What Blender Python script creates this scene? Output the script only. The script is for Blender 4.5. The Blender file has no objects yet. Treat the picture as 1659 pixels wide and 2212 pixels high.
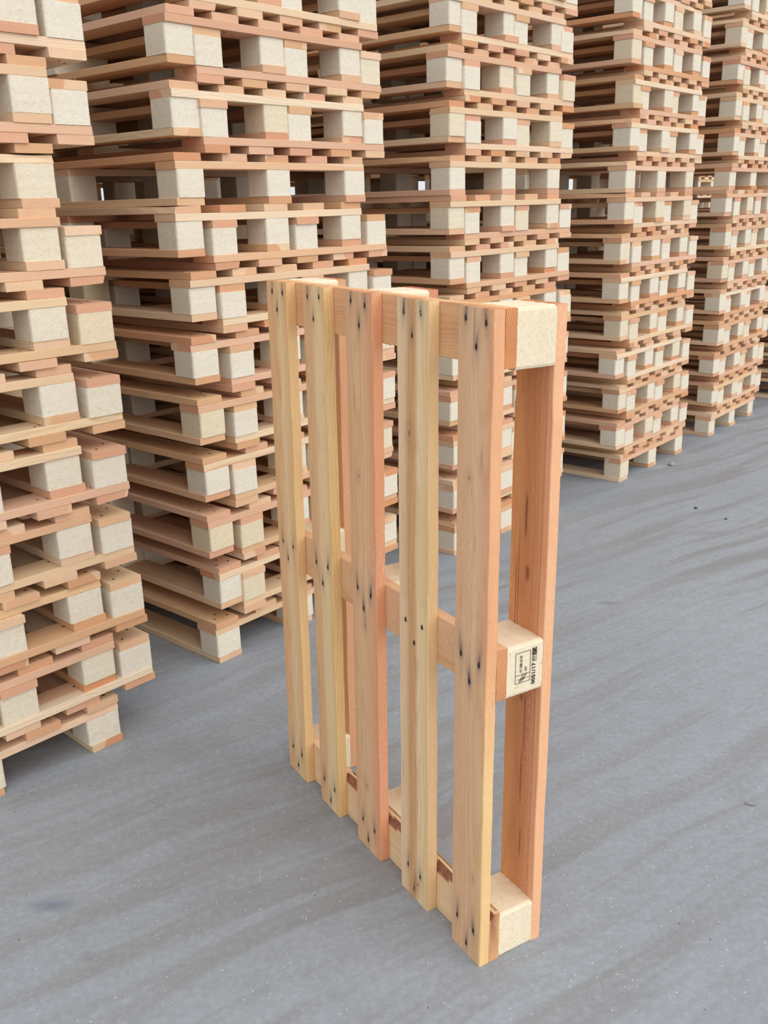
import bpy, math, random
from mathutils import Vector, Matrix, noise

# ------------------------------------------------------------------ camera, sky, sun, exposure
sc = bpy.context.scene
col = sc.collection
cam_d = bpy.data.cameras.new('camera')
cam_d.sensor_fit = 'VERTICAL'
cam_d.sensor_height = 24.0
cam_d.lens = 24.0 * 2040.8 / 2212.0
cam_d.clip_start = 0.05
cam_d.clip_end = 500
cam = bpy.data.objects.new('camera', cam_d)
col.objects.link(cam)
_p, _r = 0.314838, -0.0256315
_M = Matrix(((math.cos(_r), -math.sin(_r), 0), (math.sin(_r), math.cos(_r), 0), (0, 0, 1))) @ \
     Matrix(((1, 0, 0), (0, -math.sin(_p), -math.cos(_p)), (0, math.cos(_p), -math.sin(_p))))
_rx, _ry, _rz = _M[0], -_M[1], -_M[2]
cam.matrix_world = Matrix(((_rx[0], _ry[0], _rz[0], 0), (_rx[1], _ry[1], _rz[1], 0), (_rx[2], _ry[2], _rz[2], 1.35087), (0, 0, 0, 1)))
sc.camera = cam

SKY = 1.0
SUN = 1.75
EXPO = -0.25
world = bpy.data.worlds.new('overcast_sky')
sc.world = world
world.use_nodes = True
wn, wl = world.node_tree.nodes, world.node_tree.links
wn.clear()
wo = wn.new('ShaderNodeOutputWorld'); bg = wn.new('ShaderNodeBackground')
tc = wn.new('ShaderNodeTexCoord'); vm = wn.new('ShaderNodeVectorMath'); vm.operation = 'DOT_PRODUCT'
sd = Vector((0.62, -0.55, 0.56)).normalized()            # the bright side of the cloud cover
vm.inputs[1].default_value = sd
wl.new(tc.outputs['Generated'], vm.inputs[0])
wr = wn.new('ShaderNodeValToRGB')
wr.color_ramp.elements[0].position = 0.0; wr.color_ramp.elements[0].color = (0.76, 0.80, 0.87, 1)
wr.color_ramp.elements[1].position = 1.0; wr.color_ramp.elements[1].color = (1.5, 1.5, 1.5, 1)
mp = wn.new('ShaderNodeMapRange'); mp.inputs[1].default_value = -1; mp.inputs[2].default_value = 1
wl.new(vm.outputs['Value'], mp.inputs[0]); wl.new(mp.outputs[0], wr.inputs[0])
wl.new(wr.outputs[0], bg.inputs['Color']); bg.inputs['Strength'].default_value = SKY
wl.new(bg.outputs[0], wo.inputs['Surface'])

sun_d = bpy.data.lights.new('veiled_sun', 'SUN')
sun_d.energy = SUN
sun_d.angle = math.radians(75)
sun_d.color = (1.0, 0.97, 0.93)
sun = bpy.data.objects.new('veiled_sun', sun_d)
sun.rotation_euler = (-sd).to_track_quat('-Z', 'Y').to_euler()
sun.location = (6, -6, 8)
col.objects.link(sun)

sc.view_settings.view_transform = 'Standard'
sc.view_settings.look = 'None'
sc.view_settings.exposure = EXPO
sc.view_settings.gamma = 1
sc.view_settings.use_curve_mapping = False
sc.cycles.max_bounces = 7
sc.cycles.diffuse_bounces = 5

RNG = random.Random(7)

# ------------------------------------------------------------------ node helpers
class NT:
    def __init__(s, name):
        s.m = bpy.data.materials.new(name); s.m.use_nodes = True
        s.t = s.m.node_tree; s.t.nodes.clear()
        s.out = s.t.nodes.new('ShaderNodeOutputMaterial')
        s.b = s.t.nodes.new('ShaderNodeBsdfPrincipled')
        s.t.links.new(s.b.outputs[0], s.out.inputs[0])
    def n(s, typ, **kw):
        x = s.t.nodes.new(typ)
        for k, v in kw.items(): setattr(x, k, v)
        return x
    def l(s, a, b): s.t.links.new(a, b)
    def put(s, sock, v):
        if isinstance(v, (int, float)): sock.default_value = v
        elif isinstance(v, (tuple, list, Vector)):
            sock.default_value = tuple(v) + ((1,) if len(v) == 3 and len(sock.default_value) == 4 else ())
        else: s.l(v, sock)
    def math(s, op, a, b=0.0, c=0.0, clamp=False):
        x = s.n('ShaderNodeMath', operation=op); x.use_clamp = clamp
        s.put(x.inputs[0], a); s.put(x.inputs[1], b); s.put(x.inputs[2], c)
        return x.outputs[0]
    def vmath(s, op, a, b=(0, 0, 0)):
        x = s.n('ShaderNodeVectorMath', operation=op); s.put(x.inputs[0], a); s.put(x.inputs[1], b)
        return x.outputs['Value'] if op in ('LENGTH', 'DOT_PRODUCT') else x.outputs[0]
    def noise(s, v, scale=1, detail=2, rough=0.5, out=0, dist=0):
        x = s.n('ShaderNodeTexNoise'); s.put(x.inputs['Vector'], v)
        x.inputs['Scale'].default_value = scale; x.inputs['Detail'].default_value = detail
        x.inputs['Roughness'].default_value = rough; x.inputs['Distortion'].default_value = dist
        return x.outputs[out]
    def mix(s, f, a, b, mode='MIX'):
        x = s.n('ShaderNodeMix', data_type='RGBA', blend_type=mode)
        s.put(x.inputs[0], f); s.put(x.inputs[6], a); s.put(x.inputs[7], b)
        return x.outputs[2]
    def rng(s, v, a, b, c=0, d=1, smooth=False):
        x = s.n('ShaderNodeMapRange'); x.interpolation_type = 'SMOOTHSTEP' if smooth else 'LINEAR'
        s.put(x.inputs[0], v); s.put(x.inputs[1], a); s.put(x.inputs[2], b); s.put(x.inputs[3], c); s.put(x.inputs[4], d)
        return x.outputs[0]
    def ramp(s, v, stops):
        x = s.n('ShaderNodeValToRGB'); e = x.color_ramp.elements
        while len(e) < len(stops): e.new(0.5)
        for i, (p, c) in enumerate(stops): e[i].position = p; e[i].color = tuple(c) + (1,)
        s.put(x.inputs[0], v)
        return x.outputs[0]
    def comb(s, x, y, z):
        c = s.n('ShaderNodeCombineXYZ'); s.put(c.inputs[0], x); s.put(c.inputs[1], y); s.put(c.inputs[2], z)
        return c.outputs[0]

def wood(name, ramp=None, rings=0.30, fixed=None, ramp2=None):
    """Sawn softwood.  Mesh X is the length of the board; growth rings are
    cylinders around an axis outside the board, so faces get grain and ends
    get rings.  ramp: colour across the board's width (+Y edge to -Y edge)."""
    t = NT(name)
    tc = t.n('ShaderNodeTexCoord')
    oi = t.n('ShaderNodeObjectInfo')
    at = t.n('ShaderNodeAttribute'); at.attribute_name = 'tint'
    rnd = t.math('FRACT', t.math('ADD', t.math('MULTIPLY', oi.outputs['Random'], 7.31), at.outputs['Fac'])) if fixed is None else fixed
    r2 = t.math('FRACT', t.math('MULTIPLY', rnd, 17.7)) if fixed is None else (fixed * 17.7) % 1
    r3 = t.math('FRACT', t.math('MULTIPLY', rnd, 41.3)) if fixed is None else (fixed * 41.3) % 1
    P = tc.outputs['Object']
    if ramp is None:                       # shared meshes of joined pallets carry their own board axes
        pass
    sx = t.n('ShaderNodeSeparateXYZ'); t.put(sx.inputs[0], P)
    X, Y, Z = sx.outputs
    off = t.math('MULTIPLY', rnd, 50.0) if fixed is None else fixed * 50.0
    Xo = t.math('ADD', X, off)
    low = t.comb(t.math('MULTIPLY', Xo, 2.2), t.math('MULTIPLY', Y, 7), t.math('MULTIPLY', Z, 7))
    nz = t.n('ShaderNodeTexNoise'); t.put(nz.inputs['Vector'], low); nz.inputs['Scale'].default_value = 1; nz.inputs['Detail'].default_value = 2
    warp = t.vmath('SUBTRACT', nz.outputs['Color'], (0.5, 0.5, 0.5))
    ws = t.n('ShaderNodeSeparateXYZ'); t.put(ws.inputs[0], warp)
    yc = t.math('SUBTRACT', t.math('ADD', Y, t.math('MULTIPLY', ws.outputs[0], 0.030)), t.math('MULTIPLY', t.math('SUBTRACT', r2, 0.5), 0.14))
    zc = t.math('ADD', t.math('ADD', Z, t.math('MULTIPLY', ws.outputs[1], 0.022)), t.math('ADD', t.math('MULTIPLY', r3, 0.10), 0.022))
    rad = t.vmath('LENGTH', t.comb(yc, zc, 0.0))
    ring = t.math('SINE', t.math('MULTIPLY', t.math('ADD', rad, t.math('MULTIPLY', ws.outputs[2], 0.004)), 1750.0))
    ring = t.math('POWER', t.math('ADD', t.math('MULTIPLY', ring, 0.5), 0.5), 2.6)
    # end grain mask
    sn = t.n('ShaderNodeSeparateXYZ'); t.put(sn.inputs[0], tc.outputs['Normal'])
    endm = t.rng(t.math('ABSOLUTE', sn.outputs[0]), 0.75, 0.9)
    # base colour
    if ramp is None:
        heart = t.ramp(rnd, [(0.0, (0.70, 0.44, 0.295)), (0.17, (0.75, 0.50, 0.355)), (0.32, (0.68, 0.425, 0.24)), (0.44, (0.72, 0.51, 0.30)),
                             (0.58, (0.77, 0.56, 0.40)), (0.72, (0.76, 0.58, 0.36)), (0.86, (0.84, 0.70, 0.52)), (0.94, (0.70, 0.37, 0.18)), (1.0, (0.66, 0.40, 0.26))])
        sap = t.ramp(r2, [(0.0, (0.81, 0.67, 0.47)), (0.5, (0.76, 0.56, 0.33)), (1.0, (0.84, 0.73, 0.56))])
        limit = t.math('ADD', 0.050, t.math('MULTIPLY', r3, 0.16))
        base = t.mix(t.rng(t.math('ADD', rad, t.math('MULTIPLY', ws.outputs[2], 0.02)), limit, t.math('ADD', limit, 0.006), smooth=True), heart, sap)
        base = t.mix(t.math('MULTIPLY', t.math('POWER', t.noise(t.comb(t.math('MULTIPLY', Xo, 3), t.math('MULTIPLY', Y, 30), t.math('MULTIPLY', Z, 30)), 1, 3), 2), 0.40), base, (0.66, 0.38, 0.23))
    else:
        v = t.math('SUBTRACT', 0.5, t.math('ADD', t.math('DIVIDE', Y, 0.094), t.math('MULTIPLY', ws.outputs[0], 0.22)))
        WB = (1.0, 0.915, 0.80)
        warm = lambda q: [(p, tuple(a * b for a, b in zip(c, WB))) for p, c in q]
        base = t.ramp(v, warm(ramp))
        if ramp2: base = t.mix(t.rng(t.math('ADD', X, t.math('MULTIPLY', ws.outputs[0], 0.3)), 0.05, -0.25, 0, 1, True), base, t.ramp(v, warm(ramp2)))
        edge = t.noise(t.comb(t.math('MULTIPLY', Xo, 6), t.math('MULTIPLY', Y, 40), t.math('MULTIPLY', Z, 40)), 1, 3)
        base = t.mix(t.rng(edge, 0.45, 0.8, 0, 0.35), base, t.mix(1, base, (0.90, 0.74, 0.62), 'MULTIPLY'))
    if ramp is not None:                    # torn, fuzzy fibres left by the saw
        fz = t.noise(t.comb(t.math('MULTIPLY', Xo, 110), t.math('MULTIPLY', Y, 420), t.math('MULTIPLY', Z, 420)), 1, 1)
        zone = t.noise(t.comb(t.math('MULTIPLY', Xo, 4), t.math('MULTIPLY', Y, 22), 0.0), 1, 1)
        base = t.mix(t.math('MULTIPLY', t.rng(fz, 0.60, 0.72, 0, 0.6), t.rng(zone, 0.42, 0.6)), base, t.mix(0.6, base, (0.95, 0.84, 0.70)))
        base = t.mix(t.math('MULTIPLY', t.rng(fz, 0.34, 0.26, 0, 0.5), t.rng(zone, 0.42, 0.6)), base, t.mix(1, base, (0.70, 0.52, 0.42), 'MULTIPLY'))
    base = t.mix(t.math('MULTIPLY', ring, rings), base, t.mix(1, base, (0.74, 0.56, 0.45), 'MULTIPLY'))
    fib = t.noise(t.comb(t.math('MULTIPLY', Xo, 12), t.math('MULTIPLY', Y, 900), t.math('MULTIPLY', Z, 900)), 1, 2, 0.6)
    base = t.mix(t.rng(fib, 0.35, 0.75, 0, 0.42), base, t.mix(1, base, (0.80, 0.70, 0.62), 'MULTIPLY'))
    if ramp is None: endc = t.mix(t.math('MULTIPLY', ring, 0.62), t.mix(1, base, (1.0, 0.92, 0.88), 'MULTIPLY'), t.mix(1, base, (0.80, 0.55, 0.47), 'MULTIPLY'))
    else: endc = t.mix(t.math('MULTIPLY', ring, 0.75), t.mix(1, base, (0.92, 0.72, 0.60), 'MULTIPLY'), t.mix(1, base, (0.58, 0.32, 0.24), 'MULTIPLY'))
    base = t.mix(endm, base, endc)
    # iron stain round nails, bark on waney edges, resin streaks (painted only on the near pallet's boards)
    st = t.n('ShaderNodeAttribute'); st.attribute_name = 'stain'
    base = t.mix(st.outputs['Fac'], base, (0.055, 0.060, 0.085))
    bk = t.n('ShaderNodeAttribute'); bk.attribute_name = 'bark'
    base = t.mix(bk.outputs['Fac'], base, t.mix(t.noise(P, 120, 3), (0.14, 0.045, 0.025), (0.45, 0.20, 0.11)))
    t.put(t.b.inputs['Base Color'], base)
    t.put(t.b.inputs['Roughness'], 0.72)
    t.b.inputs['Specular IOR Level'].default_value = 0.25
    bp = t.n('ShaderNodeBump'); bp.inputs['Strength'].default_value = 0.25; bp.inputs['Distance'].default_value = 0.0012
    t.put(bp.inputs['Height'], t.math('ADD', fib, t.math('MULTIPLY', ring, 0.3)))
    t.l(bp.outputs[0], t.b.inputs['Normal'])
    return t.m

def chipboard(name, warm=False):
    t = NT(name)
    tc = t.n('ShaderNodeTexCoord'); oi = t.n('ShaderNodeObjectInfo')
    at = t.n('ShaderNodeAttribute'); at.attribute_name = 'tint'
    rnd = t.math('FRACT', t.math('ADD', t.math('MULTIPLY', oi.outputs['Random'], 5.77), at.outputs['Fac']))
    P = t.vmath('ADD', tc.outputs['Object'], t.comb(t.math('MULTIPLY', rnd, 9), 0.0, 0.0))
    if warm: base = t.ramp(rnd, [(0, (0.82, 0.71, 0.52)), (1, (0.84, 0.74, 0.56))])
    else: base = t.ramp(rnd, [(0, (0.75, 0.695, 0.585)), (0.72, (0.745, 0.68, 0.555)), (0.88, (0.74, 0.655, 0.495)), (1.0, (0.73, 0.63, 0.445))])
    chips = t.noise(t.vmath('MULTIPLY', P, (1, 1, 2.6)), 260, 2, 0.7)
    base = t.mix(t.rng(chips, 0.52, 0.72, 0, 0.5), base, t.mix(1, base, (0.80, 0.70, 0.56), 'MULTIPLY'))
    base = t.mix(t.rng(chips, 0.30, 0.45, 0.35, 0), base, (0.87, 0.83, 0.745))
    mid = t.noise(P, 95, 3, 0.65)
    base = t.mix(t.rng(mid, 0.45, 0.7, 0, 0.35), base, t.mix(1, base, (0.84, 0.78, 0.68), 'MULTIPLY'))
    dots = t.noise(P, 190, 1, 0.5)
    base = t.mix(t.rng(dots, 0.72, 0.78, 0, 0.7), base, (0.35, 0.22, 0.13))
    sx = t.n('ShaderNodeSeparateXYZ'); t.put(sx.inputs[0], tc.outputs['Object'])
    lay = t.noise(t.comb(0.0, rnd, t.math('MULTIPLY', sx.outputs[2], 70)), 1, 2)
    base = t.mix(t.rng(lay, 0.35, 0.7, 0, 0.16), base, t.mix(1, base, (0.78, 0.76, 0.72), 'MULTIPLY'))
    t.put(t.b.inputs['Base Color'], base); t.put(t.b.inputs['Roughness'], 0.85)
    t.b.inputs['Specular IOR Level'].default_value = 0.2
    bp = t.n('ShaderNodeBump'); bp.inputs['Strength'].default_value = 0.5; bp.inputs['Distance'].default_value = 0.0012
    t.put(bp.inputs['Height'], t.math('ADD', chips, mid)); t.l(bp.outputs[0], t.b.inputs['Normal'])
    return t.m

def plain(name, c, rough=0.6, metal=0.0, var=0.25, scale=60):
    t = NT(name); tc = t.n('ShaderNodeTexCoord')
    n = t.noise(tc.outputs['Object'], scale, 3)
    t.put(t.b.inputs['Base Color'], t.mix(t.rng(n, 0.3, 0.7), c, tuple(x * (1 - var) for x in c)))
    t.put(t.b.inputs['Roughness'], rough); t.b.inputs['Metallic'].default_value = metal
    return t.m

WOOD = wood('softwood')
CHIP = chipboard('pressed_chipboard')
CHIPW = chipboard('pressed_chipboard_warm', True)
NAIL = plain('rusty_nail', (0.022, 0.018, 0.022), 0.7, 0.0)
INK = plain('black_ink', (0.045, 0.03, 0.028), 0.8)

# ------------------------------------------------------------------ ground
def ground_material():
    t = NT('dusty_concrete'); g = t.n('ShaderNodeNewGeometry'); P = g.outputs['Position']
    mp = t.n('ShaderNodeMapping'); mp.inputs['Rotation'].default_value = (0, 0, math.radians(-35)); t.put(mp.inputs[0], P)
    big = t.noise(P, 1.1, 3, 0.5)
    base = t.mix(t.rng(big, 0.3, 0.7), (0.284, 0.316, 0.356), (0.333, 0.365, 0.405))
    w = t.n('ShaderNodeTexNoise'); t.put(w.inputs['Vector'], P); w.inputs['Scale'].default_value = 0.8; w.inputs['Detail'].default_value = 2
    V = t.vmath('ADD', mp.outputs[0], t.vmath('MULTIPLY', t.vmath('SUBTRACT', w.outputs['Color'], (0.5, 0.5, 0.5)), (0.30, 0.30, 0)))
    s1 = t.noise(t.vmath('MULTIPLY', V, (0.6, 9.5, 1)), 1, 3, 0.55)
    s2 = t.noise(t.vmath('MULTIPLY', V, (1.7, 20, 1)), 1, 3, 0.5)
    band = t.rng(s1, 0.46, 0.60, 0, 1, True)
    band = t.math('MULTIPLY', band, t.rng(s2, 0.30, 0.62, 0.55, 1))
    patch = t.rng(t.noise(P, 0.9, 1), 0.35, 0.6, 0.45, 1)
    base = t.mix(t.math('MULTIPLY', t.math('MULTIPLY', band, patch), 0.95), base, (0.242, 0.243, 0.243))
    thin = t.rng(t.noise(t.vmath('MULTIPLY', V, (0.9, 11, 1)), 1.0, 1), 0.49, 0.515, 0, 1, True)
    thin2 = t.rng(t.noise(t.vmath('MULTIPLY', V, (0.9, 11, 1)), 1.0, 1), 0.515, 0.56, 1, 0, True)
    base = t.mix(t.math('MULTIPLY', t.math('MULTIPLY', thin, thin2), 0.22), base, (0.22, 0.215, 0.21))
    mott = t.noise(P, 14, 4, 0.6)
    base = t.mix(t.rng(mott, 0.4, 0.75, 0, 0.30), base, (0.21, 0.215, 0.225))
    mo2 = t.noise(P, 65, 3, 0.7)
    base = t.mix(t.rng(mo2, 0.42, 0.75, 0, 0.35), base, (0.215, 0.22, 0.235))
    base = t.mix(t.rng(mo2, 0.5, 0.25, 0, 0.35), base, (0.38, 0.41, 0.45))
    fine = t.noise(P, 420, 2, 0.7)
    base = t.mix(t.rng(fine, 0.40, 0.30, 0, 0.35), base, (0.16, 0.165, 0.18))
    base = t.mix(t.rng(fine, 0.60, 0.72, 0, 0.35), base, (0.55, 0.57, 0.60))
    vo = t.n('ShaderNodeTexVoronoi'); t.put(vo.inputs['Vector'], P); vo.inputs['Scale'].default_value = 48
    base = t.mix(t.rng(vo.outputs['Distance'], 0.085, 0.05, 0, 0.7), base, (0.75, 0.76, 0.76))
    vo2 = t.n('ShaderNodeTexVoronoi'); t.put(vo2.inputs['Vector'], t.vmath('ADD', P, (3.3, 1.7, 0))); vo2.inputs['Scale'].default_value = 17
    base = t.mix(t.rng(vo2.outputs['Distance'], 0.05, 0.03, 0, 0.7), base, (0.10, 0.105, 0.13))
    # oil spots: real marks lying on the concrete
    for (x, y, rx, ry, a, c) in ((-0.70, 1.60, 0.075, 0.030, 0.55, (0.11, 0.13, 0.20)), (-0.585, 1.455, 0.035, 0.022, 0.4, (0.17, 0.17, 0.17)),
                                 (0.78, 3.05, 0.05, 0.025, 0.5, (0.13, 0.13, 0.14)), (1.35, 3.75, 0.14, 0.05, 0.35, (0.18, 0.17, 0.165))):
        d = t.vmath('LENGTH', t.vmath('MULTIPLY', t.vmath('SUBTRACT', P, (x, y, 0)), (1 / rx, 1 / ry, 0)))
        d = t.math('ADD', d, t.math('MULTIPLY', mott, 0.9))
        base = t.mix(t.rng(d, 1.5, 0.4, 0, a, True), base, c)
    t.put(t.b.inputs['Base Color'], base); t.put(t.b.inputs['Roughness'], 0.8)
    t.b.inputs['Specular IOR Level'].default_value = 0.3
    bp = t.n('ShaderNodeBump'); bp.inputs['Strength'].default_value = 0.35; bp.inputs['Distance'].default_value = 0.002
    t.put(bp.inputs['Height'], t.math('ADD', fine, t.math('MULTIPLY', mott, 2))); t.l(bp.outputs[0], t.b.inputs['Normal'])
    return t.m

me = bpy.data.meshes.new('ground')
me.from_pydata([(-60, -60, 0), (60, -60, 0), (60, 60, 0), (-60, 60, 0)], [], [(0, 1, 2, 3)])
me.materials.append(ground_material())
gr = bpy.data.objects.new('ground', me); col.objects.link(gr); gr['kind'] = 'structure'

# ------------------------------------------------------------------ mesh builders
def board_mesh(name, L, W, T, seed, mat, nx=18, rough=0.0006, bow=0.0012, wane=0.0, nails=(), splinter=3, dense=None, notch=()):
    """A sawn board centred on its origin, X = length, Y = width, Z = thickness."""
    r = random.Random(seed)
    c = 0.0012
    if dense:
        ny, k = dense
        yt = [W/2 - c - (W - 2*c) * i / ny for i in range(ny + 1)]
        sec = [(y, T/2) for y in yt] + [(-W/2, T/2 - c)] + [(-W/2, T/2 - c - (T - 2*c) * (i+1) / k) for i in range(k)]
        sec += [(y, -T/2) for y in reversed(yt)] + [(W/2, -T/2 + c)] + [(W/2, -T/2 + c + (T - 2*c) * (i+1) / k) for i in range(k)]
    else:
        sec = [(W/2 - c, T/2), (-W/2 + c, T/2), (-W/2, T/2 - c), (-W/2, -T/2 + c), (-W/2 + c, -T/2), (W/2 - c, -T/2), (W/2, -T/2 + c), (W/2, T/2 - c)]
    n = len(sec); V = []; F = []
    o1, o2, o3 = r.uniform(0, 90), r.uniform(0, 90), r.uniform(0, 90)
    b0 = r.uniform(-bow, bow); s0 = r.choice((-1, 1))
    wx = r.uniform(-L/2, L/2); wl_ = r.uniform(0.1, 0.35)
    for i in range(nx + 1):
        f = i / nx; x = (f - 0.5) * L
        zb = b0 * (4 * (f - 0.5) ** 2 - 0.5)
        el = rough * (noise.noise(Vector((x * 7, o1, 0))) * 2.4 + noise.noise(Vector((x * 37, o1, 3))) * 0.35)
        er = rough * (noise.noise(Vector((x * 7, o2, 0))) * 2.4 + noise.noise(Vector((x * 41, o2, 3))) * 0.35)
        for j, (y, z) in enumerate(sec):
            yy = y + (el if y > 0 else er) * min(1, abs(y) / (W/2)) ** 6 * 1.6
            zz = z + zb
            if wane:
                k_ = max(0, 1 - abs(x - wx) / wl_)
                if s0 * y > W/2 - 0.02 and z > 0: yy -= s0 * wane * k_ * (0.7 + 0.3 * noise.noise(Vector((x * 30, o3, 0)))) ; zz -= wane * 0.3 * k_
            for (nx0, nl, nd, side) in notch:
                k_ = max(0.0, 1 - ((x - nx0) / nl) ** 2)
                if side * y > W * 0.3: yy -= side * nd * k_
            xx = x
            if i in (0, nx): xx += (0.0012 * noise.noise(Vector((y * 60, z * 60, o3 + i))))
            V.append((xx, yy, zz))
    for i in range(nx):
        for j in range(n):
            a = i * n + j; b = i * n + (j + 1) % n
            F.append((a, a + n, b + n, b))
    F.append(tuple(range(n))); F.append(tuple(nx * n + j for j in reversed(range(n))))
    nb = len(F)
    for _ in range(splinter):                                   # torn fibres at the sawn ends
        e = r.choice((-1, 1)); y = r.uniform(-W/2, W/2) * 0.98; z = r.choice((-1, 1)) * T/2 * 0.9
        l = r.choice((0.003, 0.004, 0.005, 0.012)); w = r.uniform(0.0004, 0.0009); x = e * (L/2 - 0.001)
        q = len(V); V += [(x, y - w, z), (x, y + w, z), (x, y, z + w), (x + e * l * 0.6, y + r.uniform(-0.8, 0.8) * l, z + r.uniform(-0.8, 0.8) * l)]
        F += [(q, q + 1, q + 3), (q + 1, q + 2, q + 3), (q + 2, q, q + 3)]
    nf = len(F)
    for (x, y, sz) in nails:
        q = len(V); z0 = sz * (T/2 + 0.0004)
        for a in range(8):
            V.append((x + 0.0048 * math.cos(a * math.pi/4), y + 0.0036 * math.sin(a * math.pi/4), z0 + b0 * (4 * (x / L) ** 2 - 0.5)))
        f = list(range(q, q + 8)); F.append(tuple(f if sz > 0 else reversed(f)))
    m = bpy.data.meshes.new(name); m.from_pydata(V, [], F)
    m.materials.append(mat); m.materials.append(NAIL)
    for p in m.polygons:
        if p.index >= nf: p.material_index = 1
    m.validate(); m.update()
    return m

def block_mesh(name, seed, mat, sx=0.1, sy=0.095, sz=0.078, n=14, amp=0.0009):
    """A pressed chipboard block with rounded, crumbly upright edges."""
    r = random.Random(seed); V = []; F = []; rad = 0.006
    loop = []
    for cx, cy, a0 in ((1, 1, 0), (-1, 1, 90), (-1, -1, 180), (1, -1, 270)):
        for k in range(3):
            a = math.radians(a0 + k * 45); loop.append((cx * (sx/2 - rad) + rad * math.cos(a), cy * (sy/2 - rad) + rad * math.sin(a)))
    full = []
    for i, p in enumerate(loop):
        q = loop[(i + 1) % len(loop)]; full.append(p)
        d = math.dist(p, q); k = max(1, int(d / 0.007))
        for j in range(1, k): full.append((p[0] + (q[0] - p[0]) * j / k, p[1] + (q[1] - p[1]) * j / k))
    m_ = len(full); o = r.uniform(0, 99)
    def jit(v):
        nn = noise.noise_vector(Vector(v) * 160 + Vector((o, o, 0))); edge = 1.0 if abs(abs(v[2]) - sz/2) < 1e-5 else 0.45
        return (v[0] + nn[0] * amp * edge, v[1] + nn[1] * amp * edge, v[2] + nn[2] * amp * 0.3)
    for i in range(n + 1):
        z = -sz/2 + sz * i / n
        for (x, y) in full: V.append(jit((x, y, z)))
    for i in range(n):
        for j in range(m_):
            a = i * m_ + j; b = i * m_ + (j + 1) % m_
            F.append((a, b, b + m_, a + m_))
    F.append(tuple(reversed(range(m_)))); F.append(tuple(n * m_ + j for j in range(m_)))
    me = bpy.data.meshes.new(name); me.from_pydata(V, [], F); me.materials.append(mat); me.validate()
    return me

def mesh_object(name, me, parent=None, mat=None):
    o = bpy.data.objects.new(name, me); col.objects.link(o)
    if parent: o.parent = parent
    if mat is not None: o.matrix_local = mat
    return o

def frame(cx, cy, cz, loc):
    return Matrix(((cx[0], cy[0], cz[0], loc[0]), (cx[1], cy[1], cz[1], loc[1]), (cx[2], cy[2], cz[2], loc[2]), (0, 0, 0, 1)))

def empty(name, M, label, cat, group=None):
    o = bpy.data.objects.new(name, None); o.empty_display_size = 0.1; col.objects.link(o)
    o.matrix_world = M; o['label'] = label; o['category'] = cat
    if group: o['group'] = group
    return o

# ------------------------------------------------------------------ the pallet standing on end
YAW = 2.111495
O = Vector((0.155349, 1.405107, 0.0))
U = Vector((math.cos(YAW), math.sin(YAW), 0)); Wv = Vector((U.y, -U.x, 0))
Zl = Vector((0.01225, 0.00527, 1)).normalized()
Xl = -U; Xl = (Xl - Zl * Xl.dot(Zl)).normalized(); Yl = Zl.cross(Xl)
stand = empty('standing_pallet', frame(Xl, Yl, Zl, O),
              'large new pinewood pallet standing upright on end alone on the grey concrete in front', 'pallet')
# u (mm) of the deck boards from the near edge, and colours from their left to right edge
DECK = [(0.000, 0.090, [(0.0, (0.76, 0.50, 0.33)), (0.3, (0.79, 0.57, 0.39)), (0.6, (0.82, 0.61, 0.43)), (0.85, (0.82, 0.53, 0.35)), (1.0, (0.80, 0.46, 0.28))], .13, 1.0,
         [(0.0, (0.76, 0.52, 0.34)), (0.4, (0.80, 0.56, 0.39)), (0.78, (0.80, 0.58, 0.38)), (1.0, (0.86, 0.66, 0.36))]),
        (0.173, 0.270, [(0.0, (0.86, 0.72, 0.54)), (0.22, (0.84, 0.66, 0.46)), (0.36, (0.66, 0.43, 0.25)), (0.56, (0.72, 0.47, 0.27)), (0.68, (0.90, 0.78, 0.55)), (0.86, (0.88, 0.74, 0.49)), (1.0, (0.84, 0.66, 0.40))], .42, 0.9, None),
        (0.354, 0.452, [(0.0, (0.76, 0.50, 0.33)), (0.3, (0.78, 0.56, 0.37)), (0.62, (0.80, 0.58, 0.39)), (0.82, (0.80, 0.51, 0.35)), (1.0, (0.80, 0.43, 0.27))], .71, 0.95, None),
        (0.536, 0.627, [(0.0, (0.76, 0.54, 0.33)), (0.38, (0.78, 0.57, 0.36)), (0.50, (0.88, 0.74, 0.50)), (0.80, (0.88, 0.75, 0.50)), (1.0, (0.80, 0.60, 0.31))], .27, 0.8, None),
        (0.702, 0.799, [(0.0, (0.80, 0.57, 0.35)), (0.38, (0.82, 0.60, 0.38)), (0.58, (0.90, 0.77, 0.54)), (0.80, (0.86, 0.66, 0.41)), (1.0, (0.82, 0.61, 0.34))], .88, 0.75, None)]
def paint(me, fn, attr):
    a = me.attributes.new(attr, 'FLOAT', 'POINT')
    for v in me.vertices: a.data[v.index].value = fn(v.co)
nail_me = bpy.data.meshes.new('nail')
_v, _f = [], []
for k, (rr, zz) in enumerate(((0.0046, 0.0), (0.0040, 0.0005), (0.0020, 0.0003))):
    for a in range(10): _v.append((rr * (1.25 + 0.25 * math.sin(a * 2.1)) * math.cos(a * math.pi/5), rr * (0.62 + 0.2 * math.cos(a * 3.7)) * math.sin(a * math.pi/5), zz))
for k in range(2):
    for a in range(10): _f.append((k*10 + a, k*10 + (a+1) % 10, k*10 + 10 + (a+1) % 10, k*10 + 10 + a))
_f.append(tuple(range(20, 30)))
nail_me.from_pydata(_v, [], _f); nail_me.materials.append(NAIL)
DZ = [1.179, 1.139, 0.613, 0.572, 0.064, 0.024]
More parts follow.
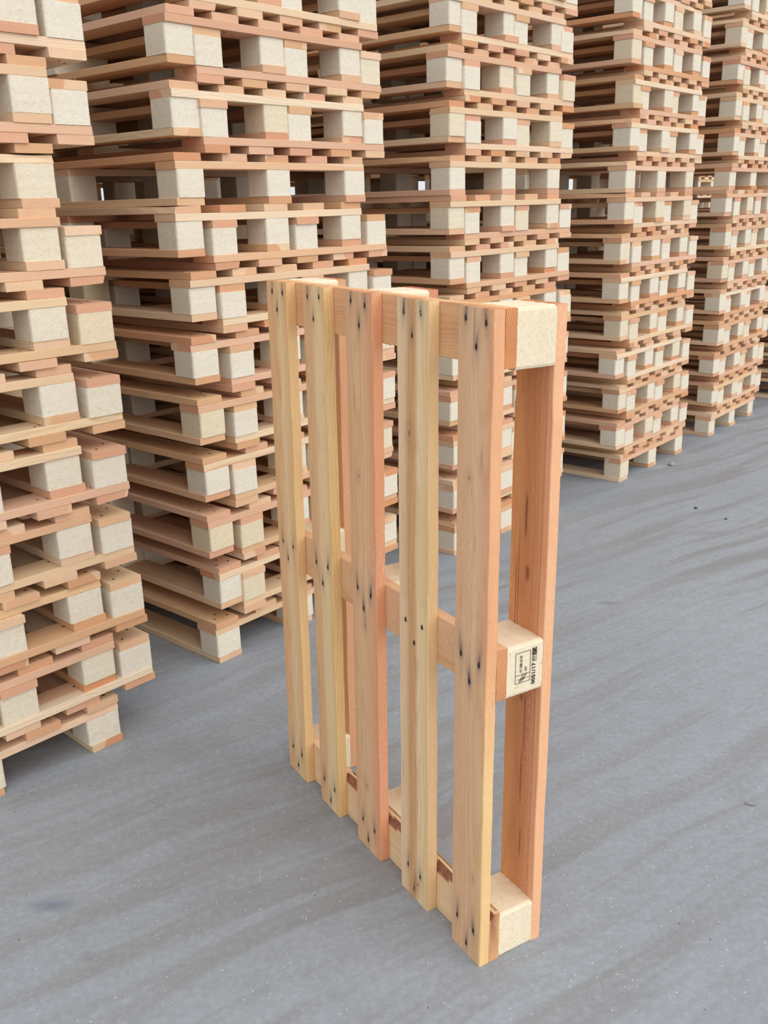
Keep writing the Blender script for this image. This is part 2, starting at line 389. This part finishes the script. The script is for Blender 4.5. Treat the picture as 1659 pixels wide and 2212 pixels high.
for bi, (u0, u1, rp, fx, stn, rp2) in enumerate(DECK):
    W = u1 - u0; uc = (u0 + u1) / 2
    mt = wood('board_softwood_%s' % ('orange', 'striped', 'pink', 'tan', 'yellow')[bi], rp, 0.26, fx, rp2)
    m = board_mesh('deck_board', 1.2, W, 0.022, 100 + bi, mt, nx=380, rough=0.0007, dense=(52, 3), splinter=8)
    rr = random.Random(bi)
    nl = []
    for cz in (1.18, 0.613, 0.065):
        top = cz
        for (du, dz) in ((0.024, 0), (-0.026, 0), (-0.001, -0.041)):
            nl.append((top - 0.6 + dz + rr.uniform(-.003, .003), du + rr.uniform(-.003, .003), rr.uniform(0.55, 1.0)))
    def stain(co):
        if co.z < 0.0105: return 0.0
        s = 0
        fz = 0.75 + 0.5 * noise.noise(Vector((co.x * 25, co.y * 700, bi)))
        for q, (x, y, k) in enumerate(nl):
            dx = co.x - x; dy = co.y - y
            if abs(dx) > 0.09 or abs(dy) > 0.03: continue
            lean = (0.10 if q % 2 else -0.06) * dx
            up = (0.024 if q % 3 else 0.034) if dx > 0 else 0.011
            s = max(s, k * fz * math.exp(-(dx / up) ** 2 - ((dy - lean) / 0.0046) ** 2) * 1.5)
            s = max(s, k * 0.55 * fz * math.exp(-((dx - 0.008) / 0.036) ** 2 - ((dy - lean) / 0.0095) ** 2))
        return min(0.93, s * stn)
    paint(m, stain, 'stain')
    # fine pitch streaks
    streaks = [(rr.uniform(-.5, .5), rr.uniform(-W/2, W/2) * .8, rr.uniform(.008, .03)) for _ in range(7)]
    knots = {0: [(0.33, 0.012, .010), (-0.42, -0.02, .008)], 1: [(0.37, 0.012, .016), (-0.56, -0.012, .015)], 2: [(0.25, 0.012, .012), (-0.06, -0.002, .014), (-0.44, 0.004, .011)], 3: [], 4: []}[bi]
    def marks(co):
        if co.z < .0105: return 0.0
        s = max([0.55 * math.exp(-((co.x - x) / l) ** 2 - ((co.y - y) / 0.0011) ** 2) for x, y, l in streaks])
        if bi == 0 and co.x > 0.538: s = max(s, 0.75 * math.exp(-((co.y - 0.0035) / 0.0013) ** 2))     # a drying crack from the top end
        for x, y, rk in knots:
            d = math.hypot((co.x - x) / 1.9, co.y - y + 0.003 * noise.noise(co * 60)) / rk
            if d < 1.6 : s = max(s, (0.16 + 0.26 * (0.5 + 0.5 * math.sin(d * 13))) * math.exp(-d * d * 1.2) + (0.5 if d < 0.16 else 0))
        return s
    paint(m, marks, 'bark')
    b = mesh_object('deck_board', m, stand, frame((0, 0, 1), (-1, 0, 0), (0, -1, 0), (-uc, 0.011, 0.6)))
    for (x, y, k) in nl:
        nm = mesh_object('nail', nail_me, b, Matrix.Translation((x, y, 0.0111)))
# three stringers
for si, (z0, z1, rp, fx) in enumerate(((1.110, 1.200, [(0, (0.80, 0.52, 0.31)), (0.5, (0.74, 0.46, 0.27)), (1, (0.80, 0.53, 0.31))], .33),
                                     (0.546, 0.640, [(0, (0.80, 0.56, 0.38)), (0.5, (0.80, 0.56, 0.37)), (1, (0.74, 0.48, 0.29))], .52),
                                     (0.000, 0.105, [(0, (0.84, 0.66, 0.44)), (0.5, (0.88, 0.73, 0.50)), (1, (0.86, 0.70, 0.47))], .64))):
    mt = wood('stringer_softwood_%s' % ('top', 'middle', 'bottom')[si], rp, 0.3, fx)
    m = board_mesh('stringer', 0.8, z1 - z0, 0.022, 200 + si, mt, nx=160, dense=(20, 4), splinter=5)
    if si == 2:
        Wd = z1 - z0
        def lim(x): return 0.016 + 0.006 * noise.noise(Vector((x * 14, 3.3, 0)))
        def on(x): return 1.0 if (-0.145 < x < 0.401) else 0.0     # from the near end to the middle boards
        for v in m.vertices:
            e = v.co.y - (Wd/2 - lim(v.co.x))
            if on(v.co.x) and e > 0 and v.co.z > -0.004: v.co.z -= e * 0.55 + 0.0015
        paint(m, lambda co: 1.0 if on(co.x) and co.y > Wd/2 - lim(co.x) and co.z > -0.0035 and co.y < Wd/2 - 0.0008 else 0.0, 'bark')
    mesh_object('stringer', m, stand, frame((1, 0, 0), (0, 0, 1), (0, -1, 0), (-0.4, 0.033, (z0 + z1) / 2)))
# nine blocks
near_mid = None
for zi, zc in enumerate((1.1525, 0.5905, 0.0475)):
    for ui, uc in enumerate((0.05, 0.402, 0.75)):
        m = block_mesh('spacer_block', 300 + zi * 3 + ui, CHIPW, n=20, amp=0.0011)
        b = mesh_object('spacer_block', m, stand, frame((1, 0, 0), (0, 0, 1), (0, -1, 0), (-uc, 0.083, zc)))
        if zi == 1 and ui == 0: near_mid = b
# three skids on the far side
SK = [(0.0, 0.097, [(0, (0.86, 0.53, 0.35)), (0.13, (0.86, 0.54, 0.37)), (0.17, (0.66, 0.33, 0.20)), (0.21, (0.76, 0.44, 0.28)), (0.34, (0.66, 0.36, 0.21)), (0.6, (0.64, 0.34, 0.19)), (0.8, (0.72, 0.41, 0.21)), (1, (0.76, 0.43, 0.21))], .19),
      (0.354, 0.449, [(0, (0.68, 0.34, 0.22)), (1, (0.72, 0.38, 0.26))], .57), (0.703, 0.799, [(0, (0.70, 0.44, 0.28)), (1, (0.74, 0.50, 0.30))], .05)]
for ki, (u0, u1, rp, fx) in enumerate(SK):
    mt = wood('skid_softwood_%s' % ('near', 'centre', 'far')[ki], rp, 0.22, fx)
    m = board_mesh('bottom_board', 1.2, u1 - u0, 0.022, 420 + ki, mt, nx=300, dense=(44, 3), splinter=8, rough=0.0005,
                   notch=((0.462, 0.03, 0.0035, -1), (0.47, 0.05, 0.003, 1)) if ki == 0 else ())
    if ki == 0:
        st = [(0.245, 0.008, 0.038, 0.0022), (0.27, 0.006, 0.015, 0.0012), (0.142, 0.000, 0.013, 0.003), (0.0, 0.0015, 0.026, 0.0016), (-0.26, -0.002, 0.05, 0.0012), (-0.10, 0.004, .006, .002),
              (-0.40, -0.006, 0.03, 0.0012), (-0.145, -0.006, 0.07, 0.0009), (0.12, 0.024, .10, .0007), (0.05, 0.030, .12, .0006)]
        paint(m, lambda co: min(1.0, max(1.2 * math.exp(-((co.x - x) / l) ** 4 - ((co.y + y) / (w * 1.5)) ** 2) for x, y, l, w in st)) if co.z < -.0105 else 0.0, 'bark')
    # inner face (mesh -Z) looks towards the deck
    mesh_object('bottom_board', m, stand, frame((0, 0, 1), (1, 0, 0), (0, 1, 0), (-(u0 + u1) / 2, 0.133, 0.6)))

# ink stamp on the near end of the middle block
def text_polys(s, size, bold=0.0, sxx=1.0):
    cu = bpy.data.curves.new('t', 'FONT'); cu.body = s; cu.size = size; cu.offset = bold; cu.resolution_u = 3
    ob = bpy.data.objects.new('t', cu); col.objects.link(ob)
    dg = bpy.context.evaluated_depsgraph_get(); me = bpy.data.meshes.new_from_object(ob.evaluated_get(dg))
    V = [(v.co.x * sxx, v.co.y) for v in me.vertices]; F = [tuple(p.vertices) for p in me.polygons]
    bpy.data.objects.remove(ob); bpy.data.curves.remove(cu); bpy.data.meshes.remove(me)
    return V, F
SV, SF = [], []
def put2d(V, F, ox, oy, fit=None):
    """2-D shapes in reading direction: a runs up the block (+Z), b runs left (towards -Y)."""
    if fit:
        xs = [v[0] for v in V]; ys = [v[1] for v in V]; kx = fit[0] / (max(xs) - min(xs)); ky = fit[1] / (max(ys) - min(ys)); x0, y0 = min(xs), min(ys)
        V = [((x - x0) * kx, (y - y0) * ky) for x, y in V]
    q = len(SV)
    for x, y in V: SV.append((x + ox, y + oy))
    for f in F: SF.append(tuple(i + q for i in f))
def bar(x0, y0, x1, y1, w=0.7):
    d = math.hypot(x1 - x0, y1 - y0); nx, ny = -(y1 - y0) / d * w / 2, (x1 - x0) / d * w / 2
    put2d([(x0 + nx, y0 + ny), (x0 - nx, y0 - ny), (x1 - nx, y1 - ny), (x1 + nx, y1 + ny)], [(0, 1, 2, 3)], 0, 0)
# coordinates in mm: a = height above the block centre, b = -(w) where w is the distance from the block's left edge
A0, A1, AD = -23, 34, -8; B0, B1 = -50, -18
for seg in ((A0, B0, A1, B0), (A1, B0, A1, B1), (A1, B1, A0, B1), (A0, B1, A0, B0), (AD, B0, AD, B1)): bar(*seg, 0.9)
V, F = text_polys('IT-08-010', 1, 0.02); put2d(V, F, -3, -32.5, (31, 5.2))
V, F = text_polys('HT', 1, 0.02); put2d(V, F, -3, -43.5, (9, 5.2))
V, F = text_polys('0051/17', 1, 0.03); put2d(V, F, -33, -62, (41, 8.4))
# ear-of-wheat mark
for k in range(7):
    a = -21 + k * 1.9; bar(a, -30 - k * 1.2, a + 3.2, -27 - k * 1.2, 0.7); bar(a, -33 - k * 1.2, a + 3.0, -36 - k * 1.2, 0.7)
bar(-22, -27, -9.5, -42, 0.9); bar(-16, -22, -16, -48, 0.7); bar(-20, -24, -12, -40, 0.6)
# framed FIT plus dark OK panel
for seg in ((11, -54.5, 23, -54.5), (23, -54.5, 23, -63), (23, -63, 11, -63), (11, -63, 11, -54.5)): bar(*seg, 0.8)
V, F = text_polys('FIT', 1, 0.02); put2d(V, F, 12.5, -61.2, (9.2, 5.2))
def ringp(cx, cy, r0, r1, n=20):
    V = []; F = []
    for i in range(n):
        a = 2 * math.pi * i / n
        V += [(cx + r0 * math.cos(a), cy + r0 * math.sin(a)), (cx + r1 * math.cos(a), cy + r1 * math.sin(a))]
    for i in range(n): j = (i + 1) % n; F.append((2*i, 2*i+1, 2*j+1, 2*j))
    put2d(V, F, 0, 0)
ringp(27.2, -58.7, 1.5, 4.3)
for seg in ((23, -54.6, 36, -54.6), (36, -63, 23, -63)): bar(*seg, 1.2)
bar(32.0, -54.6, 32.0, -63, 1.6); bar(32, -58.8, 36.5, -54.8, 1.8); bar(32, -58.8, 36.5, -62.6, 1.8); bar(35.8, -54.6, 35.8, -57, 1.0)
me = bpy.data.meshes.new('stamp')
X = 0.0506
# block mesh axes: x = pallet X, y = up, z = -pallet Y ; face x+
me.from_pydata([(X + 0.0006, a / 1000, 0.039 + b / 1000) for a, b in SV], [], [tuple(f) for f in SF])
me.materials.append(INK)
me.validate()
stamp = mesh_object('stamp', me, near_mid, Matrix.Identity(4))
stamp['label'] = 'black ink heat treatment stamp'

# ------------------------------------------------------------------ stacked pallets
def nail_rows(xs, ys, szs=(1,)):
    return [(x, y, s) for x in xs for y in ys for s in szs]
deck_m = [board_mesh('deck_board', 1.2, RNG.choice((0.092, 0.096, 0.1)), 0.0218, 500 + i, WOOD, nx=20, wane=(0.012 if i in (2, 6) else 0), bow=0.0016,
                     nails=[(x + RNG.uniform(-.006, .006), y + RNG.uniform(-.005, .005), 1) for c in (-0.55, 0, 0.55) for x, y in ((c + .018, .024), (c + .018, -.026), (c - .018, -.002))]) for i in range(9)]
skid_m = [board_mesh('bottom_board', 1.2, RNG.choice((0.094, 0.098, 0.1)), 0.0218, 600 + i, WOOD, nx=20, wane=(0.010 if i == 3 else 0), bow=0.0008,
                     nails=[(x + RNG.uniform(-.006, .006), y, -1) for c in (-0.55, 0, 0.55) for x, y in ((c + .02, .022), (c - .02, -.022))]) for i in range(6)]
str_m = [board_mesh('stringer', 0.8, RNG.choice((0.092, 0.096, 0.1)), 0.0218, 700 + i, WOOD, nx=16, wane=(0.012 if i in (1,) else 0),
                    nails=[(x + RNG.uniform(-.008, .008), y + RNG.uniform(-.008, .008), -1) for x in (-.18, -.2, .18, .16, .30) for y in (.02,)]) for i in range(7)]
blk_m = [block_mesh('spacer_block', 800 + i, CHIP, n=9, sx=0.099 + 0.002 * (i % 2), sy=0.095 + 0.002 * (i % 3)) for i in range(6)]

def layout(inv, r):
    """(name, mesh, matrix) for each part; X across the pallet (0..0.8), Y back (0..1.2), Z up."""
    out = []
    fl = Matrix.Translation((0.4, 0, 0.072)) @ Matrix.Rotation(math.pi, 4, 'Y') @ Matrix.Translation((-0.4, 0, -0.072)) if inv else Matrix.Identity(4)
    R90 = Matrix.Rotation(math.pi/2, 4, 'Z')
    for x in (0.049, 0.2245, 0.4, 0.5755, 0.751):
        j = Matrix.Translation((x + r.uniform(-.004, .004), 0.6 + r.uniform(-.004, .004), 0.133)) @ Matrix.Rotation(r.uniform(-.003, .003), 4, 'Z')
        out.append(('deck_board', r.choice(deck_m), fl @ j @ R90 @ Matrix.Rotation(r.choice((0, math.pi)), 4, 'Z')))
    for y in (0.048, 0.6, 1.152):
        out.append(('stringer', r.choice(str_m), fl @ Matrix.Translation((0.4 + r.uniform(-.003, .003), y + r.uniform(-.003, .003), 0.111)) @ Matrix.Rotation(r.choice((0, math.pi)), 4, 'Z')))
        for x in (0.05, 0.4, 0.75):
            out.append(('spacer_block', r.choice(blk_m), fl @ Matrix.Translation((x + r.uniform(-.003, .003), y + r.uniform(-.0025, .0025), 0.061)) @
                        Matrix.Rotation(r.choice((0, math.pi)) + r.uniform(-.012, .012), 4, 'Z')))
    for x in (0.05, 0.4, 0.75):
        out.append(('bottom_board', r.choice(skid_m), fl @ Matrix.Translation((x + r.uniform(-.003, .003), 0.6 + r.uniform(-.005, .005), 0.011)) @ R90))
    return out

side_stamp = bpy.data.meshes.new('stamp')
side_stamp.from_pydata([(-0.0519, -a / 1000, 0.039 + b / 1000) for a, b in SV], [], [tuple(f) for f in SF])
side_stamp.materials.append(INK); side_stamp.validate()
def make_proto(inv, seed):
    r = random.Random(seed)
    root = bpy.data.objects.new('wooden_pallet', None); root.empty_display_size = 0.1
    kids = []
    for nm, m, M in layout(inv, r):
        o = bpy.data.objects.new(nm, m); o.parent = root; o.matrix_basis = M
        g = None
        if nm == 'spacer_block' and abs(M.translation.y - 0.6) < 0.01 and M.translation.x < 0.2:
            g = bpy.data.objects.new('stamp', side_stamp); g.parent = o      # inked on the outer side, whichever way the block lies
            g.matrix_basis = M.to_3x3().to_4x4().inverted() @ (Matrix.Rotation(math.pi, 4, 'X') if inv else Matrix.Identity(4))
        kids.append((o, M, g))
    return root, kids
UP = [make_proto(False, 10 + i) for i in range(6)]
DN = [make_proto(True, 40 + i) for i in range(6)]

def ordinal(n):
    return ['', 'first', 'second', 'third', 'fourth', 'fifth', 'sixth', 'seventh', 'eighth', 'ninth', 'tenth', 'eleventh', 'twelfth', 'thirteenth', 'fourteenth', 'fifteenth'][n]

def place(proto, M, label, group, stamped=False):
    root, kids = proto
    o = root.copy(); col.objects.link(o); o.matrix_world = M
    o['label'] = label; o['category'] = 'pallet'; o['group'] = group
    for k, KM, g in kids:
        c = k.copy(); c.parent = o; c.matrix_basis = KM; col.objects.link(c)
        if g and stamped: c2 = g.copy(); c2.parent = c; c2.matrix_basis = g.matrix_basis.copy(); col.objects.link(c2)
    return o

def stack(x, y, yaw, s, where, up, dn, n2, seed):
    """up / dn: sideways shift (m) of the upright and upside-down pallets, lower batch then upper batch."""
    r = random.Random(seed)
    e = Vector((math.cos(yaw), math.sin(yaw), 0)); d = Vector((-e.y, e.x, 0))
    group = 'pallets in the ' + where
    for b in (0, 1):
        base = 0.0 if b == 0 else 1.460 * s
        pairs = 7 if b == 0 else n2
        pos = 0
        for k in range(pairs + 1):
            for inv in ((False,) if k == 0 else (True, False)):
                pos += 1
                z = base + (0.188 * k - (0.044 if inv else 0)) * s
                tab = (dn if inv else up)[b]
                key = k - 1 if inv else k
                sh = tab[key] if key < len(tab) else (0.103 * s if inv else 0) + r.uniform(-.012, .012)
                dep = r.uniform(-.006, .006)
                p = Vector((x, y, 0)) + e * sh + d * dep
                M = Matrix.Translation((p.x, p.y, z)) @ Matrix.Rotation(yaw + r.uniform(-.006, .006), 4, 'Z') @ Matrix.Diagonal((s, s, s, 1))
                way = 'upside-down' if inv else 'upright'
                if b == 0:
                    lab = ('upright wooden pallet resting on the ground under the %s' % where) if pos == 1 else '%s wooden pallet, %s up from the ground in the %s' % (way, ordinal(pos), where)
                else:
                    lab = '%s wooden pallet, %s above the middle seam of the %s' % (way, ordinal(pos), where)
                place(r.choice(DN if inv else UP), M, lab, group, where.startswith('third'))

S = 0.938
stack(-1.23, 1.6937, 0.8154, 0.9327, 'leftmost stack',
      ([-.002, .005, -.006, -.014, -.018, -.008, -.008, .003], [.013, .020, .009]),
      ([.112, .104, .099, .097, .110, .111, .106], [.115, .120]), 3, 1)
stack(-0.5224, 2.6572, 0.8526, 0.9318, 'second stack from the left',
      ([0, .025, 0, .006, -.001, -.005, .007, -.02], [-.004, 0, -.001]),
      ([.110, .122, .110, .131, .130, .109, .101], [.091, .088, .083]), 4, 2)
stack(0.2621, 3.5439, 0.8508, 0.9421, 'third stack from the left',
      ([.020, .012, .02, .006, .01, .0, .004, 0], [0, 0, -.007]),
      ([.11, .10, .115, .10, .11, .107, .098], [.094, .087, .076]), 5, 3)
stack(1.1272, 4.4686, 0.8733, 0.9410, 'fourth stack from the left',
      ([.078, .018, .034, -.015, .017, -.025, -.024, -.019], [-.018, -.005, .014, -.018, -.036]),
      ([.12, .115, .10, .10, .09, .085, .08], [.08, .085, .09, .075, .07]), 6, 4)
stack(1.9195, 5.4093, 0.8795, 0.9447, 'fifth stack from the left',
      ([.01, .02, .0, .01, .0, -.005, -.007, -.035], [.008, .019, .01, .01]), ([], []), 7, 5)
stack(2.80, 6.38, 0.885, 0.945, 'cut-off rightmost stack', ([], []), ([], []), 7, 6)

# the row behind: seen only through the gaps, each pallet one mesh
def join_pallet(inv, seed):
    r = random.Random(seed); V = []; F = []; MI = []; T = []
    for nm, m, M in layout(inv, r):
        q = len(V); tv = r.random()
        V += [tuple(M @ v.co) for v in m.vertices]; T += [tv] * len(m.vertices)
        for p in m.polygons:
            F.append(tuple(i + q for i in p.vertices)); MI.append(1 if nm == 'spacer_block' else (2 if p.material_index else 0))
    me = bpy.data.meshes.new('wooden_pallet'); me.from_pydata(V, [], F)
    for mm in (BACKW, CHIP, NAIL): me.materials.append(mm)
    me.polygons.foreach_set('material_index', MI)
    a = me.attributes.new('tint', 'FLOAT', 'POINT'); a.data.foreach_set('value', T)
    return me
BACKW = wood('softwood_lengthwise')
BU = [join_pallet(False, 70 + i) for i in range(2)]; BD = [join_pallet(True, 80 + i) for i in range(2)]
def back_stack(x, y, yaw, s, n2, seed, label, group):
    r = random.Random(seed); e = Vector((math.cos(yaw), math.sin(yaw), 0))
    for b in (0, 1):
        for k in range((7 if b == 0 else n2) + 1):
            for inv in ((False,) if k == 0 else (True, False)):
                z = (1.46 * b + 0.188 * k - (0.044 if inv else 0)) * s
                p = Vector((x, y, 0)) + e * ((0.103 * s if inv else 0) + r.uniform(-.01, .01))
                o = bpy.data.objects.new('wooden_pallet', r.choice(BD if inv else BU)); col.objects.link(o)
                o.matrix_world = Matrix.Translation((p.x, p.y, z)) @ Matrix.Rotation(yaw + r.uniform(-.006, .006), 4, 'Z') @ Matrix.Diagonal((s, s, s, 1))
                o['label'] = label; o['category'] = 'pallet'; o['group'] = group
for i, (x, y, yaw, n2) in enumerate(((-1.23, 1.6937, .8154, 3), (-0.5224, 2.6572, .8526, 3), (0.2621, 3.5439, .8508, 3), (1.1272, 4.4686, .8733, 4))):
    dx, dy = -math.sin(yaw) * 1.26, math.cos(yaw) * 1.26
    back_stack(x + dx, y + dy, yaw, 0.94, n2, 90 + i, 'wooden pallet in the shaded back row, glimpsed through gaps of the %s' % ('leftmost stack', 'second stack from left', 'third stack from left', 'fourth stack from left')[i],
               'pallets in the shaded row behind the ' + ('leftmost stack', 'second stack', 'third stack', 'fourth stack')[i])
RD = 'distant wooden pallet seen through the gap between the fourth and fifth stacks'
for i, (x, y) in enumerate(((2.75, 8.55), (3.54, 9.49))):
    back_stack(x, y, 0.88, 0.94, 3, 130 + i, RD, 'pallets in the distant stack beyond the front row')

# ------------------------------------------------------------------ litter on the concrete
def stone(loc, r, seed, label, c):
    import bmesh
    bm = bmesh.new(); bmesh.ops.create_icosphere(bm, subdivisions=3, radius=r)
    for v in bm.verts:
        k = 1 + 0.35 * noise.noise(v.co * (1.3 / r) + Vector((seed, 0, 0))) + 0.08 * noise.noise(v.co * (5 / r))
        v.co = Vector((v.co.x * k * 1.35, v.co.y * k * 0.95, v.co.z * k * 0.75))
    zmin = min(v.co.z for v in bm.verts)
    for v in bm.verts: v.co.z -= zmin
    me = bpy.data.meshes.new('stone'); bm.to_mesh(me); bm.free(); me.materials.append(c)
    o = mesh_object('stone', me, None, Matrix.Translation((loc[0], loc[1], -0.001)) @ Matrix.Rotation(seed, 4, 'Z'))
    o['label'] = label; o['category'] = 'stone'
GS = plain('pale_stone', (0.42, 0.38, 0.34), 0.9, 0, 0.4, 90)
DS = plain('dark_stone', (0.12, 0.12, 0.13), 0.9, 0, 0.4, 90)
stone((1.527, 4.821), 0.014, 1.2, 'pale brownish stone on the concrete beside the fourth stack from the left', GS)
stone((1.418, 4.078), 0.0065, 2.4, 'small dark grey stone on the concrete right of the pale brownish stone', DS)
stone((1.498, 3.919), 0.005, 3.1, 'tiny dark stone lying on the concrete nearest the right edge', DS)
def sliver(loc, ang, l, w, label, lift=0.0015, curl=0.004):
    V = []; F = []; n = 8
    for i in range(n + 1):
        f = i / n; x = (f - .5) * l; ww = w * (1 - abs(2 * f - 1) ** 3 * .8); z = lift + curl * (2 * f - 1) ** 2; y = 0.25 * l * (f - .5) ** 2
        V += [(x, y - ww/2, z), (x, y + ww/2, z), (x, y + ww/2, z + .0009), (x, y - ww/2, z + .0009)]
    for i in range(n):
        for j in range(4):
            a = 4*i + j; b = 4*i + (j+1) % 4; F.append((a, b, b + 4, a + 4))
    F += [(3, 2, 1, 0), (4*n, 4*n+1, 4*n+2, 4*n+3)]
    me = bpy.data.meshes.new('wood_splinter'); me.from_pydata(V, [], F); me.materials.append(SPL)
    o = mesh_object('wood_splinter', me, None, Matrix.Translation((loc[0], loc[1], -0.001)) @ Matrix.Rotation(ang, 4, 'Z'))
    o['label'] = label; o['category'] = 'wood splinter'
SPL = plain('splinter_wood', (0.72, 0.50, 0.30), 0.8, 0, 0.2, 200)
TWG = plain('twig', (0.10, 0.09, 0.08), 0.8)
sliver((0.83, 4.234), 0.3, 0.03, 0.0025, 'curled pale wood shaving on the concrete just right of the standing pallet')
sliver((0.584, 2.951), 0.5, 0.07, 0.0015, 'long thin orange wood splinter on the concrete beside the middle of the standing pallet', curl=0.008)
sliver((1.882, 4.741), 0.1, 0.035, 0.006, 'flat brown chip of wood on the concrete toward the right edge')
SPL = TWG
sliver((0.834, 1.872), -0.5, 0.03, 0.0012, 'thin dark twig on the bare concrete in the lower right foreground')
